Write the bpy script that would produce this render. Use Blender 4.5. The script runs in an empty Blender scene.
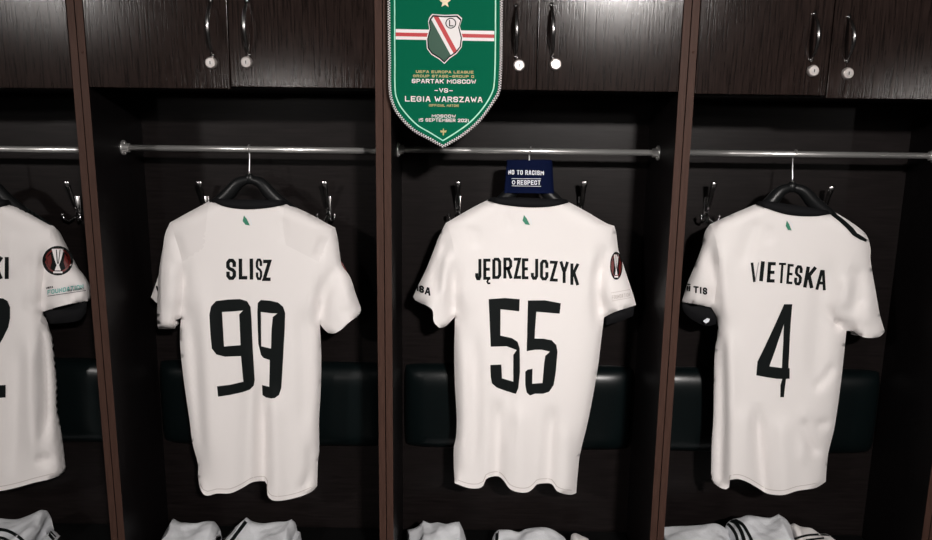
import bpy, bmesh, math, random
import numpy as np
from mathutils import Vector
from mathutils.geometry import delaunay_2d_cdt
from mathutils.bvhtree import BVHTree
random.seed(7)
sc = bpy.context.scene
COL = sc.collection

# ------------------------------------------------------------------ camera
F = 740.0
CAM = Vector((0.2243, -1.756, 1.55)); YAW, PIT, ROL = -0.0052, -0.1871, 0.0128
_f = Vector((math.sin(YAW)*math.cos(PIT), math.cos(YAW)*math.cos(PIT), math.sin(PIT)))
_r = Vector((math.cos(YAW), -math.sin(YAW), 0)); _u = _r.cross(_f)
RI = _r*math.cos(ROL)+_u*math.sin(ROL); UP = _u*math.cos(ROL)-_r*math.sin(ROL)
cd = bpy.data.cameras.new('camera'); co = bpy.data.objects.new('camera', cd); COL.objects.link(co)
cd.sensor_fit = 'HORIZONTAL'; cd.sensor_width = 36.0; cd.lens = 36.0*F/932.0; cd.clip_start = 0.01
from mathutils import Matrix
m = Matrix((RI, UP, -_f)).transposed().to_4x4(); m.translation = CAM
co.matrix_world = m; sc.camera = co

def ray(px, py): return (_f + RI*((px-466)/F) - UP*((py-270)/F))
def U(px, py, Y):
    d = ray(px, py); return CAM + d*((Y-CAM.y)/d.y)
def X(px, py, Y): return U(px, py, Y).x
def Z(px, py, Y): return U(px, py, Y).z

# ------------------------------------------------------------------ materials
def mat(name, col, rough=.5, metal=0, spec=.5, bump=None, var=0, coat=0, sheen=0, emit=None, scale=(1,1,1)):
    m = bpy.data.materials.new(name); m.use_nodes = True
    nt = m.node_tree; b = nt.nodes['Principled BSDF']
    b.inputs['Base Color'].default_value = (*col, 1); b.inputs['Roughness'].default_value = rough
    b.inputs['Metallic'].default_value = metal; b.inputs['Specular IOR Level'].default_value = spec
    b.inputs['Coat Weight'].default_value = coat; b.inputs['Sheen Weight'].default_value = sheen
    if emit: b.inputs['Emission Color'].default_value = (*emit[0], 1); b.inputs['Emission Strength'].default_value = emit[1]
    if bump or var:
        tc = nt.nodes.new('ShaderNodeTexCoord'); mp = nt.nodes.new('ShaderNodeMapping')
        mp.inputs['Scale'].default_value = scale; nt.links.new(tc.outputs['Object'], mp.inputs['Vector'])
        n = nt.nodes.new('ShaderNodeTexNoise'); n.inputs['Scale'].default_value = (bump or (60, 0, 0))[0]
        n.inputs['Detail'].default_value = 5; n.inputs['Roughness'].default_value = .6
        nt.links.new(mp.outputs['Vector'], n.inputs['Vector'])
        if var:
            mx = nt.nodes.new('ShaderNodeMix'); mx.data_type = 'RGBA'
            mx.inputs[6].default_value = (*[c*(1-var) for c in col], 1); mx.inputs[7].default_value = (*[min(1, c*(1+var)) for c in col], 1)
            rp = nt.nodes.new('ShaderNodeValToRGB'); rp.color_ramp.elements[0].position = .35; rp.color_ramp.elements[1].position = .65
            nt.links.new(n.outputs['Fac'], rp.inputs['Fac']); nt.links.new(rp.outputs['Color'], mx.inputs[0]); nt.links.new(mx.outputs[2], b.inputs['Base Color'])
        if bump:
            bp = nt.nodes.new('ShaderNodeBump'); bp.inputs['Strength'].default_value = bump[1]; bp.inputs['Distance'].default_value = bump[2]
            nt.links.new(n.outputs['Fac'], bp.inputs['Height']); nt.links.new(bp.outputs['Normal'], b.inputs['Normal'])
    return m
M = {}
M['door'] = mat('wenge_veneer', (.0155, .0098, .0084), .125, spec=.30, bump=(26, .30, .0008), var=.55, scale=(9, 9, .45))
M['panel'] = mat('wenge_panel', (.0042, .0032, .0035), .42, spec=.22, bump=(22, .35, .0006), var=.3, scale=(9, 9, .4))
M['back'] = mat('wenge_back_panel', (.0085, .0065, .0064), .32, spec=.2, bump=(20, .3, .0005), var=.3, scale=(.5, 9, 9))
M['edge'] = mat('brown_edge_band', (.058, .030, .0225), .55, spec=.12, bump=(40, .15, .0004), var=.15, scale=(4, 4, .4))
M['chrome'] = mat('chrome', (.85, .84, .82), .30, .82)
M['steel'] = mat('satin_steel', (.55, .53, .52), .3, 1)
M['darksteel'] = mat('dark_chrome', (.42, .41, .41), .24, 1)
M['lock'] = mat('lock_face', (.52, .48, .46), .35, .6)
M['white'] = mat('white_jersey_fabric', (.83, .79, .775), .85, spec=.12, sheen=.08, bump=(900, .12, .0003))
M['mesh'] = mat('jersey_mesh_fabric', (.785, .745, .73), .9, spec=.1, bump=(1500, .3, .0004), scale=(1, 1, 2))
M['stitch'] = mat('hem_stitch', (.60, .55, .53), .9, spec=.1)
M['black'] = mat('black_print', (.0055, .0075, .0075), .6, spec=.12)
M['greyprint'] = mat('fold_glare_print', (.42, .39, .39), .7, spec=.2)  # black print painted pale to stand for glare on a fold
M['collar'] = mat('black_rib_knit', (.006, .006, .007), .8, spec=.15, bump=(500, .4, .0006), scale=(3, 3, .3))
M['short'] = mat('white_shorts_fabric', (.72, .73, .755), .85, spec=.1, bump=(60, .5, .004))
M['plastic'] = mat('black_plastic', (.007, .0075, .008), .36, spec=.3)
M['leather'] = mat('dark_green_leather', (.0022, .0046, .005), .3, spec=.35, bump=(260, .2, .0005))
M['seat'] = mat('black_leather', (.003, .003, .0032), .6, spec=.15, bump=(260, .2, .0005))
M['navy'] = mat('navy_fabric', (.0015, .0045, .026), .8, spec=.08, bump=(600, .2, .0003))
M['whiteprint'] = mat('white_print', (.78, .8, .85), .6)
M['green'] = mat('green_satin', (.0005, .115, .058), .65, spec=.04, bump=(14, .15, .004), scale=(1, 1, 1))
M['mint'] = mat('mint_piping', (.35, .78, .58), .5)
M['dgreen'] = mat('dark_green_print', (.002, .060, .030), .5)
M['emblemgreen'] = mat('emblem_green', (.03, .22, .13), .5)
M['red'] = mat('red_print', (.50, .02, .025), .5)
M['dred'] = mat('dark_red_print', (.13, .010, .008), .5)
M['gold'] = mat('gold_print', (.46, .42, .17), .5)
M['cream'] = mat('cream_print', (.86, .72, .50), .5)
M['pwhite'] = mat('pennant_white', (.80, .76, .76), .5)
M['teal'] = mat('teal_print', (.10, .45, .40), .5)
M['wall'] = mat('grey_paint', (.05, .048, .046), .8, bump=(30, .1, .001))
M['floor'] = mat('dark_floor_vinyl', (.05, .048, .046), .5, bump=(20, .1, .001), var=.1)
M['ceil'] = mat('ceiling_paint', (.09, .085, .08), .9, bump=(30, .1, .001))
M['housing'] = mat('lamp_housing', (.7, .7, .7), .5)
M['lamp'] = mat('lamp_diffuser', (.9, .9, .9), .5, emit=((1, .95, .9), 4))

# ------------------------------------------------------------------ object helpers
def link(o, parent=None):
    COL.objects.link(o)
    if parent:
        o.parent = parent; o.matrix_parent_inverse = Matrix.Translation(-parent.location)
    return o
def obj(name, bm, mats, parent=None, smooth=False):
    me = bpy.data.meshes.new(name); bm.normal_update(); bm.to_mesh(me); bm.free()
    for mm in (mats if isinstance(mats, (list, tuple)) else [mats]): me.materials.append(mm)
    if smooth: me.polygons.foreach_set('use_smooth', [True]*len(me.polygons))
    o = bpy.data.objects.new(name, me)
    return link(o, parent)
def thing(name, label, cat, loc=(0, 0, 0), group=None):
    o = bpy.data.objects.new(name, None); o.location = loc; COL.objects.link(o); o.empty_display_size = .05
    o['label'] = label; o['category'] = cat
    if group: o['group'] = group
    return o
def struct(o): o['kind'] = 'structure'; return o
def box(bm, x0, x1, y0, y1, z0, z1, bev=0, mi=0, seg=2):
    r = bmesh.ops.create_cube(bm, size=1)['verts']
    for v in r: v.co = Vector(((x0+x1)/2+v.co.x*(x1-x0), (y0+y1)/2+v.co.y*(y1-y0), (z0+z1)/2+v.co.z*(z1-z0)))
    fs = set(f for v in r for f in v.link_faces)
    for f in fs: f.material_index = mi
    if bev:
        es = list(set(e for v in r for e in v.link_edges))
        bmesh.ops.bevel(bm, geom=es, offset=bev, segments=seg, profile=.5, affect='EDGES')
    return bm
def tube(bm, pts, rad, n=10, flat=None, caps=True, mi=0, mif=None):
    """swept tube; rad scalar or list; flat=(scale along given axis)"""
    pts = [Vector(p) for p in pts]; N = len(pts)
    rads = rad if isinstance(rad, (list, tuple)) else [rad]*N
    rings = []; prev = None
    for i, p in enumerate(pts):
        t = (pts[min(i+1, N-1)]-pts[max(i-1, 0)]).normalized()
        if prev is None:
            a = Vector((0, 1, 0)) if abs(t.y) < .9 else Vector((1, 0, 0))
            a = (a - t*a.dot(t)).normalized()
        else: a = (prev - t*prev.dot(t)).normalized()
        prev = a; b = t.cross(a)
        fa, fb = flat if flat else (1, 1)
        rings.append([bm.verts.new(p+(a*math.cos(2*math.pi*k/n)*fa+b*math.sin(2*math.pi*k/n)*fb)*rads[i]) for k in range(n)])
    for i in range(N-1):
        for k in range(n):
            f = bm.faces.new((rings[i][k], rings[i][(k+1) % n], rings[i+1][(k+1) % n], rings[i+1][k])); f.material_index = mi if mif is None else mif(i, k)
            f.smooth = True
    if caps:
        for rg, s in ((rings[0], 1), (rings[-1], -1)):
            f = bm.faces.new(rg if s < 0 else rg[::-1]); f.material_index = mi
    return bm
def catmull(P, step, closed=False):
    """resample a pixel polyline; sharp turns stay corners"""
    P = [np.array(p[:2], float) for p in P]; n = len(P); out = []
    def turn(i):
        if not closed and (i == 0 or i == n-1): return True
        a = P[i]-P[i-1]; b = P[(i+1) % n]-P[i]
        c = a.dot(b)/(np.linalg.norm(a)*np.linalg.norm(b)+1e-9)
        return c < .64
    cor = [turn(i) for i in range(n)]
    for i in range(n if closed else n-1):
        p1, p2 = P[i], P[(i+1) % n]
        p0 = P[i-1] if not cor[i] else p1*2-p2
        p3 = P[(i+2) % n] if not cor[(i+1) % n] else p2*2-p1
        k = max(1, int(round(np.linalg.norm(p2-p1)/step)))
        d = np.linalg.norm(p2-p1); m1 = (p2-p0)/(np.linalg.norm(p1-p0)+d+1e-9)*d; m2 = (p3-p1)/(np.linalg.norm(p3-p2)+d+1e-9)*d
        for j in range(k):
            t = j/k
            out.append((2*t**3-3*t**2+1)*p1+(t**3-2*t**2+t)*m1+(-2*t**3+3*t**2)*p2+(t**3-t**2)*m2)
    if not closed: out.append(P[-1])
    return [tuple(p) for p in out]
def linres(P, step, closed=True):
    out = []; n = len(P)
    for i in range(n if closed else n-1):
        a = np.array(P[i], float); b = np.array(P[(i+1) % n], float); k = max(1, int(round(np.linalg.norm(b-a)/step)))
        for j in range(k): out.append(tuple(a+(b-a)*j/k))
    if not closed: out.append(tuple(P[-1]))
    return out
def inside(pts, poly):
    pts = np.atleast_2d(pts); r = np.zeros(len(pts), bool); n = len(poly)
    for i in range(n):
        x1, y1 = poly[i]; x2, y2 = poly[(i+1) % n]
        if y1 == y2: continue
        c = ((y1 > pts[:, 1]) != (y2 > pts[:, 1])) & (pts[:, 0] < (x2-x1)*(pts[:, 1]-y1)/(y2-y1)+x1)
        r ^= c
    return r
def segdist(px, py, a, b):
    ax, ay = a; bx, by = b; dx, dy = bx-ax, by-ay; L = dx*dx+dy*dy+1e-9
    t = np.clip(((px-ax)*dx+(py-ay)*dy)/L, 0, 1)
    return np.hypot(px-ax-t*dx, py-ay-t*dy)
def triangulate(outer, holes, extra, step):
    V = []; E = []
    for loop, cl in [(outer, True)]+[(h, True) for h in holes]+[(e, False) for e in extra]:
        s = len(V); V += [Vector(p) for p in loop]
        E += [(s+i, s+i+1) for i in range(len(loop)-1)]+([(s+len(loop)-1, s)] if cl else [])
    o = np.array(outer); x0, y0 = o.min(0); x1, y1 = o.max(0)
    g = []
    if step:
        xs = np.arange(x0+step/2, x1, step); ys = np.arange(y0+step/2, y1, step)
        if len(xs) and len(ys):
            gx, gy = np.meshgrid(xs, ys); gx = gx+((np.arange(len(ys)) % 2)*step/2)[:, None]
            g = np.stack([gx.ravel(), gy.ravel()], 1); g = g[inside(g, outer)]
            for h in holes: g = g[~inside(g, h)]
            if len(g):
                d = np.full(len(g), 1e9)
                for loop, cl in [(outer, True)]+[(h, True) for h in holes]+[(e, False) for e in extra]:
                    for i in range(len(loop) if cl else len(loop)-1):
                        d = np.minimum(d, segdist(g[:, 0], g[:, 1], loop[i], loop[(i+1) % len(loop)]))
                g = g[d > step*.45]
    V += [Vector((float(p[0]), float(p[1]))) for p in g]
    vo, eo, fo, _, _, _ = delaunay_2d_cdt(V, E, [], 0, 1e-4)
    vv = np.array([(v.x, v.y) for v in vo]); c = np.array([vv[list(f)].mean(0) for f in fo])
    k = inside(c, outer)
    for h in holes: k &= ~inside(c, h)
    return vv, [tuple(f) for f, kk in zip(fo, k) if kk], c[k]

class Plane:
    def __init__(s, Y): s.Y = Y
    def at(s, px, py, e=0): return U(px, py, s.Y-e)
def shape(bm, surf, outer, holes=(), step=2.5, e=.0012, mi=0, smooth_outline=False):
    """a flat printed shape laid on a surface"""
    o = catmull(outer, step, True) if smooth_outline else linres(outer, step)
    hs = [catmull(h, step, True) if smooth_outline else linres(h, step) for h in holes]
    vv, fs, _ = triangulate(o, hs, [], step)
    vs = [bm.verts.new(surf.at(p[0], p[1], e)) for p in vv]
    for f in fs:
        try: ff = bm.faces.new([vs[i] for i in f][::-1]); ff.material_index = mi
        except ValueError: pass
def stroke(bm, surf, pts, w, e=.0012, mi=0, step=2.0, w2=None):
    P = [np.array(p, float) for p in linres(pts, step, False)]
    L = []; n = len(P)
    for i, p in enumerate(P):
        t1 = P[i]-P[i-1] if i else P[1]-P[0]; t2 = P[i+1]-p if i < n-1 else t1
        t1 = t1/(np.linalg.norm(t1)+1e-9); t2 = t2/(np.linalg.norm(t2)+1e-9)
        n1 = np.array((-t1[1], t1[0])); n2 = np.array((-t2[1], t2[0])); mm = n1+n2; l = mm.dot(n1)
        mm = mm/max(l, .55)
        ww = w if w2 is None else w+(w2-w)*i/(n-1)
        L.append((p-mm*ww/2, p+mm*ww/2))
    vs = [(bm.verts.new(surf.at(a[0], a[1], e)), bm.verts.new(surf.at(b[0], b[1], e))) for a, b in L]
    for i in range(n-1):
        try: f = bm.faces.new((vs[i][0], vs[i+1][0], vs[i+1][1], vs[i][1])); f.material_index = mi
        except ValueError: pass
def disc(cx, cy, rx, ry=None, n=28): ry = ry or rx; return [(cx+rx*math.cos(2*math.pi*i/n), cy+ry*math.sin(2*math.pi*i/n)) for i in range(n)]
a, b = .28, .13
G = {
'A': [[(0, 1), (.38, 0), (.62, 0), (1, 1)], [(.14, .68), (.86, .68)]],
'B': [[(0, 0), (0, 1), (1-a, 1), (1, 1-b), (1, .5+b), (1-a, .5), (0, .5)], [(1-a, .5), (1, .5-b), (1, b), (1-a, 0), (0, 0)]],
'C': [[(1, .3), (1, b), (1-a, 0), (a, 0), (0, b), (0, 1-b), (a, 1), (1-a, 1), (1, 1-b), (1, .7)]],
'D': [[(0, 0), (0, 1), (1-a, 1), (1, 1-b), (1, b), (1-a, 0), (0, 0)]],
'E': [[(1, 0), (0, 0), (0, 1), (1, 1)], [(0, .5), (.85, .5)]],
'F': [[(1, 0), (0, 0), (0, 1)], [(0, .5), (.85, .5)]],
'G': [[(1, .25), (1, b), (1-a, 0), (a, 0), (0, b), (0, 1-b), (a, 1), (1-a, 1), (1, 1-b), (1, .52), (.55, .52)]],
'H': [[(0, 0), (0, 1)], [(1, 0), (1, 1)], [(0, .5), (1, .5)]],
'I': [[(.5, 0), (.5, 1)]],
'J': [[(1, 0), (1, 1-b), (1-a, 1), (a, 1), (0, 1-b), (0, .78)]],
'K': [[(0, 0), (0, 1)], [(1, 0), (.12, .55)], [(.35, .4), (1, 1)]],
'L': [[(0, 0), (0, 1), (1, 1)]],
'M': [[(0, 1), (0, 0), (.5, .6), (1, 0), (1, 1)]],
'N': [[(0, 1), (0, 0), (1, 1), (1, 0)]],
'O': [[(.5, 0), (a, 0), (0, b), (0, 1-b), (a, 1), (1-a, 1), (1, 1-b), (1, b), (1-a, 0), (.5, 0)]],
'P': [[(0, 1), (0, 0), (1-a, 0), (1, b), (1, .55-b), (1-a, .55), (0, .55)]],
'R': [[(0, 1), (0, 0), (1-a, 0), (1, b), (1, .52-b), (1-a, .52), (0, .52)], [(.5, .52), (1, 1)]],
'S': [[(1, .27), (1, b), (1-a, 0), (a, 0), (0, b), (0, .36), (a, .47), (1-a, .53), (1, .64), (1, 1-b), (1-a, 1), (a, 1), (0, 1-b), (0, .73)]],
'T': [[(0, 0), (1, 0)], [(.5, 0), (.5, 1)]],
'U': [[(0, 0), (0, 1-b), (a, 1), (1-a, 1), (1, 1-b), (1, 0)]],
'V': [[(0, 0), (.5, 1), (1, 0)]],
'W': [[(0, 0), (.25, 1), (.5, .3), (.75, 1), (1, 0)]],
'Y': [[(0, 0), (.5, .52), (1, 0)], [(.5, .5), (.5, 1)]],
'Z': [[(0, 0), (1, 0), (0, 1), (1, 1)]],
'0': [[(.5, 0), (a, 0), (0, b), (0, 1-b), (a, 1), (1-a, 1), (1, 1-b), (1, b), (1-a, 0), (.5, 0)]],
'1': [[(.1, .2), (.6, 0), (.6, 1)]],
'2': [[(0, b), (a, 0), (1-a, 0), (1, b), (1, .4), (0, .9), (0, 1), (1, 1)]],
'5': [[(1, 0), (0, 0), (0, .45), (1-a, .45), (1, .6), (1, 1-b), (1-a, 1), (0, 1)]],
'-': [[(.1, .55), (.9, .55)]], '(': [[(.8, 0), (.4, .2), (.4, .8), (.8, 1)]], ')': [[(.2, 0), (.6, .2), (.6, .8), (.2, 1)]],
',': [[(.5, .85), (.4, 1.15)]],
}
def glyph(bm, surf, ch, x0, x1, y0, y1, w, tilt=0, mi=0, e=.0012, skew=0, step=2.0):
    for pl in G[ch]:
        P = []
        for gx, gy in pl:
            px = x0+w/2+gx*(x1-x0-w); py = y0+w/2+gy*(y1-y0-w)
            P.append([px, py])
        if P[0] != P[-1]:
            for i, j in ((0, 1), (-1, -2)):
                dx, dy = P[i][0]-P[j][0], P[i][1]-P[j][1]
                if abs(dx) < .05: P[i][1] += math.copysign(w/2, dy)
                elif abs(dy) < .05: P[i][0] += math.copysign(w/2, dx)
                else:
                    P[i][1] += math.copysign(w/2, dy); P[i][0] += w/2*dx/abs(dy)
        P = [(px-skew*(py-(y0+y1)/2), py+tilt*(px-(x0+x1)/2)) for px, py in P]
        stroke(bm, surf, P, w, e, mi, step)
def text(bm, surf, s, x0, x1, y0, y1, w, tilt=0, mi=0, gap=.22, e=.0012, space=.45, step=2.0):
    wd = [(.45 if c in 'I1' else .5 if c in '(),' else space if c == ' ' else 1.25 if c in 'MW' else 1) for c in s]
    tot = sum(wd)+gap*(len(s)-1); k = (x1-x0)/tot; x = x0; xc = (x0+x1)/2
    for c, ww in zip(s, wd):
        if c != ' ':
            cx = x+ww*k/2; dy = tilt*(cx-xc)
            glyph(bm, surf, c, x, x+ww*k, y0+dy, y1+dy, w, tilt, mi, e, step=step)
        x += (ww+gap)*k

# ------------------------------------------------------------------ room
def room():
    x0, x1, y0, y1, h = -4.2, 4.6, -6.2, .30, 2.72
    struct(obj('floor', box(bmesh.new(), x0, x1, y0, y1, -.05, 0), M['floor']))
    struct(obj('ceiling', box(bmesh.new(), x0, x1, y0, y1, h, h+.05), M['ceil']))
    struct(obj('wall_back', box(bmesh.new(), x0, x1, y1, y1+.08, 0, h), M['wall']))
    struct(obj('wall_front', box(bmesh.new(), x0, x1, y0-.08, y0, 0, h), M['wall']))
    struct(obj('wall_left', box(bmesh.new(), x0-.08, x0, y0, y1, 0, h), M['wall']))
    struct(obj('wall_right', box(bmesh.new(), x1, x1+.08, y0, y1, 0, h), M['wall']))
room()
def lamp(x, y, power, size, label, z=2.72, col=(1, .95, .915), spread=180, aim=.3):
    t = thing('ceiling_lamp', label, 'ceiling lamp', (x, y, z))
    bm = bmesh.new(); bmesh.ops.create_cone(bm, cap_ends=True, segments=32, radius1=size/2+.02, radius2=size/2+.02, depth=.05)
    bmesh.ops.translate(bm, verts=bm.verts, vec=(x, y, z-.025)); obj('housing', bm, M['housing'], t)
    bm = bmesh.new(); bmesh.ops.create_cone(bm, cap_ends=True, segments=32, radius1=size/2, radius2=size/2, depth=.006)
    bmesh.ops.translate(bm, verts=bm.verts, vec=(x, y, z-.053)); obj('diffuser', bm, M['lamp'], t)
    ld = bpy.data.lights.new('lamp_light', 'AREA'); ld.shape = 'DISK'; ld.size = size; ld.energy = power; ld.color = col; ld.spread = math.radians(spread)
    lo = bpy.data.objects.new('lamp_light', ld); link(lo, t); lo.location = (x, y, z-.065)
    tg = Vector((aim, 0.1, 1.15)); lo.rotation_euler = (tg-lo.location).to_track_quat('-Z', 'Y').to_euler()
lamp(-2.7, -3.4, 14.5, .30, 'round ceiling lamp on the left, nearer the lockers', spread=76, aim=.3)
lamp(1.2, -3.4, 29, .30, 'round ceiling lamp on the right, nearer the lockers', spread=72, aim=.35)
lamp(-3.6, -5.2, 5, .55, 'round ceiling lamp at the far left of the room')
lamp(1.55, -5.2, 7, .55, 'round ceiling lamp at the far right of the room')
def glare_lamp(x, y, z, nrm, power, label):  # unseen lamps, added to put glare on the lower part of the doors
    n = Vector(nrm); t = thing('glare_lamp', label, 'added lamp', (x, y, z))
    bm = bmesh.new(); p = Vector((x, y, z)); tube(bm, [p, p+n*.03, p+n*.05], [.19, .19, .17], 28); obj('housing', bm, M['housing'], t)
    bm = bmesh.new(); tube(bm, [p+n*.05, p+n*.058], [.165, .15], 28); obj('diffuser', bm, M['lamp'], t)
    ld = bpy.data.lights.new('lamp_light', 'AREA'); ld.shape = 'DISK'; ld.size = .24; ld.energy = power; ld.color = (1, .94, .9)
    lo = bpy.data.objects.new('lamp_light', ld); link(lo, t); lo.location = p+n*.066; lo.rotation_euler = n.to_track_quat('-Z', 'Y').to_euler()
glare_lamp(-1.7, -6.2, 1.96, (0, 1, 0), 4.5, 'added round glare lamp on the wall opposite the lockers')
glare_lamp(4.6, -5.4, 1.92, (-1, 0, 0), 7, 'added round glare lamp on the right wall near the far corner')

# ------------------------------------------------------------------ lockers
YB = .267; YR = .149; TOP = 2.32
GRP = 'dark lockers along the wall'
LAB = {0: 'dark wenge locker at the left edge holding the shirt with the cut-off number',
       1: 'dark wenge locker holding the white shirt with number 99',
       2: 'dark wenge locker holding the white shirt with number 55',
       3: 'dark wenge locker holding the white shirt with number 4',
       4: 'empty dark locker at the right edge beyond the number 4 shirt'}
# lower edge of each door as the photograph shows it: (px, py)
DB = {0: [(-60, 88), (40, 88)], 1: [(160, 88), (300, 87.4)], 2: [(460, 89), (610, 91)], 3: [(760, 94.5), (880, 98.8)], 4: [(1000, 100.5), (1100, 103)]}
HD = {1: [((211, 1), (213, 55), (211.5, 63)), ((247, 1), (249, 55), (247, 62.5))],
      2: [((516, 6), (516.5, 57), (519, 65.5)), ((551.5, 5), (552.5, 57), (555.5, 64.5))],
      3: [((814, 14), (811, 60), (812.5, 71)), ((848.5, 17), (846.5, 61), (847, 73.5))]}
HK = {0: [(68, 187)], 1: [(200, 187), (325, 187)], 2: [(458, 187), (584, 187)], 3: [(713, 188), (830.5, 192)]}
RZ = {0: Z(40, 149.5, YR), 1: Z(250, 149.3, YR), 2: Z(530, 151.3, YR), 3: Z(800, 154.3, YR), 4: Z(930, 157, YR)}
def locker(i):
    X0 = (i-2)*.7+.019; X1 = (i-1)*.7+.017
    t = thing('locker', LAB[i], 'locker', ((X0+X1)/2, .14, 0), GRP)
    for a_, b_ in ((X0, X0+.017), (X1-.017, X1)):
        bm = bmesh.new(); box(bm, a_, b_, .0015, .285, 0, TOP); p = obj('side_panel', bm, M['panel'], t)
        obj('edge_band', box(bmesh.new(), a_, b_, 0, .0015, 0, TOP, .0004), M['edge'], p)
        if i in (1, 3) and a_ == X0:
            bm = bmesh.new(); c = U(83 if i == 1 else 683.5, 52, 0); bmesh.ops.create_uvsphere(bm, u_segments=12, v_segments=8, radius=.0035)
            for v in bm.verts: v.co = Vector((a_+.0085, v.co.y*.5, v.co.z+c.z)) + Vector((v.co.x, 0, 0))
            obj('screw_cap', bm, M['edge'], p, True)
    xi0, xi1 = X0+.017, X1-.017
    obj('back_panel', box(bmesh.new(), xi0, xi1, YB, YB+.012, 0, TOP), M['back'], t)
    zb = min(U(*q, 0).z for q in DB[i])
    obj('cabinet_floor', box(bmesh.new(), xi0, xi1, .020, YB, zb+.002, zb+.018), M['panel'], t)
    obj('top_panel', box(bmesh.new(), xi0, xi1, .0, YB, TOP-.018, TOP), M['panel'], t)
    xm = {1: X(229.5, 60, 0), 2: X(537, 60, 0), 3: X(829.5, 60, 0)}.get(i, (xi0+xi1)/2)
    for k, (q, (a_, b_)) in enumerate(zip(DB[i], ((xi0+.0015, xm-.001), (xm+.001, xi1-.0015)))):
        z0 = U(*q, 0).z
        d = obj('door', box(bmesh.new(), a_, b_, 0, .018, z0, TOP-.02, .0012), M['door'], t)
        if i in HD: h0, h1, lk = HD[i][k]
        else:
            hx = xm+(.04 if k else -.04); h0 = h1 = lk = None
        if h0:
            A = U(*h0, 0); B = U(*h1, 0); C = U(*lk, 0)
        else: A = Vector((hx, 0, 1.84)); B = Vector((hx, 0, 1.715)); C = Vector((hx, 0, 1.695))
        bm = bmesh.new(); pts = []
        for s in range(25):
            u = s/24; pp = A.lerp(B, u); pp.y = -.031*math.sin(math.pi*u)**.75+.001; pts.append(pp)
        rad = [.0024+.0024*math.sin(math.pi*s/24) for s in range(25)]
        tube(bm, pts, rad, 10)
        for e_ in (A, B): tube(bm, [(e_.x, .001, e_.z), (e_.x, -.004, e_.z)], .005, 12)
        obj('handle', bm, M['darksteel'], d, True)
        bm = bmesh.new(); tube(bm, [(C.x, .001, C.z), (C.x, -.004, C.z), (C.x, -.008, C.z), (C.x, -.0088, C.z)], [.0135, .0135, .0115, .0105], 24)
        for f in bm.faces: f.smooth = False
        lo = obj('lock', bm, M['lock'], d)
        tube_ = bmesh.new(); tube(tube_, [(C.x, -.008, C.z), (C.x, -.0100, C.z)], .0058, 16); box(tube_, C.x-.0010, C.x+.0010, -.0103, -.0099, C.z-.0035, C.z+.0035, mi=1)
        obj('keyhole', tube_, [M['steel'], M['black']], lo)
    # rail
    z = RZ[i]; bm = bmesh.new(); tube(bm, [(xi0+.006, YR, z), (xi1-.006, YR, z)], .0078, 16)
    r = obj('clothes_rail', bm, M['chrome'], t)
    for s, xx in ((1, xi0), (-1, xi1)):
        bm = bmesh.new(); tube(bm, [(xx, YR, z), (xx+s*.004, YR, z), (xx+s*.005, YR, z), (xx+s*.016, YR, z)], [.019, .019, .0115, .0115], 20)
        for dz in (.013, -.013): tube(bm, [(xx+s*.004, YR, z+dz), (xx+s*.007, YR, z+dz)], .003, 8)
        obj('rail_bracket', bm, M['chrome'], r)
    # coat hooks
    for (hx, hy) in HK.get(i, []):
        p = U(hx, hy, YB-.045); x, zt = p.x, p.z+.018
        bm = bmesh.new()
        box(bm, x-.008, x+.008, YB-.004, YB, zt-.115, zt-.045, .0015)
        pts = [(x, YB-.004, zt-.085), (x, YB-.016, zt-.078), (x, YB-.026, zt-.06), (x, YB-.034, zt-.038), (x, YB-.044, zt-.018), (x, YB-.054, zt-.002)]
        tube(bm, pts, [.004, .0045, .005, .0058, .0065, .007], 10, flat=(.5, 1.15))
        for s in (-1, 1):
            q = [(x, YB-.004, zt-.09), (x+s*.006, YB-.018, zt-.105), (x+s*.014, YB-.030, zt-.112), (x+s*.022, YB-.038, zt-.105), (x+s*.024, YB-.040, zt-.096)]
            tube(bm, q, [.0035, .0035, .003, .003, .003], 8)
            rr = bmesh.ops.create_uvsphere(bm, u_segments=10, v_segments=8, radius=.0052)['verts']
            for v in rr: v.co += Vector((x+s*.024, YB-.040, zt-.093))
        obj('coat_hook', bm, M['darksteel'], t, True)
    # padded backrest and bench
    zt_, zb_ = Z(420, 366, YB-.03), Z(420, 450, YB-.03)
    bm = bmesh.new(); NX, NZ = 48, 22; F_ = []; B2 = []
    xa, xb = xi0+.006, xi1-.006
    for jj in range(NZ+1):
        v = -math.cos(math.pi*jj/NZ)
        r1, r2 = [], []
        for ii in range(NX+1):
            u = -math.cos(math.pi*ii/NX)
            th = .040*max(0, 1-abs(u)**12)**.5*max(0, 1-abs(v)**5)**.5
            rx = 1-.012*(abs(v)**6); rz = 1-.06*(abs(u)**14)
            x = (xa+xb)/2+(xb-xa)/2*u*rx; zz = (zt_+zb_)/2+(zt_-zb_)/2*v*rz
            r1.append(bm.verts.new((x, YB-.002-th, zz))); r2.append(bm.verts.new((x, YB-.0005, zz)))
        F_.append(r1); B2.append(r2)
    for jj in range(NZ):
        for ii in range(NX):
            bm.faces.new((F_[jj][ii], F_[jj][ii+1], F_[jj+1][ii+1], F_[jj+1][ii])); bm.faces.new((B2[jj][ii], B2[jj+1][ii], B2[jj+1][ii+1], B2[jj][ii+1]))
    ring = [(jj, 0) for jj in range(NZ+1)]+[(NZ, ii) for ii in range(1, NX+1)]+[(jj, NX) for jj in range(NZ-1, -1, -1)]+[(0, ii) for ii in range(NX-1, 0, -1)]
    for k in range(len(ring)):
        (a1, b1), (a2, b2) = ring[k], ring[(k+1) % len(ring)]
        bm.faces.new((F_[a1][b1], F_[a2][b2], B2[a2][b2], B2[a1][b1]))
    obj('backrest_cushion', bm, M['leather'], t, True)
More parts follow.
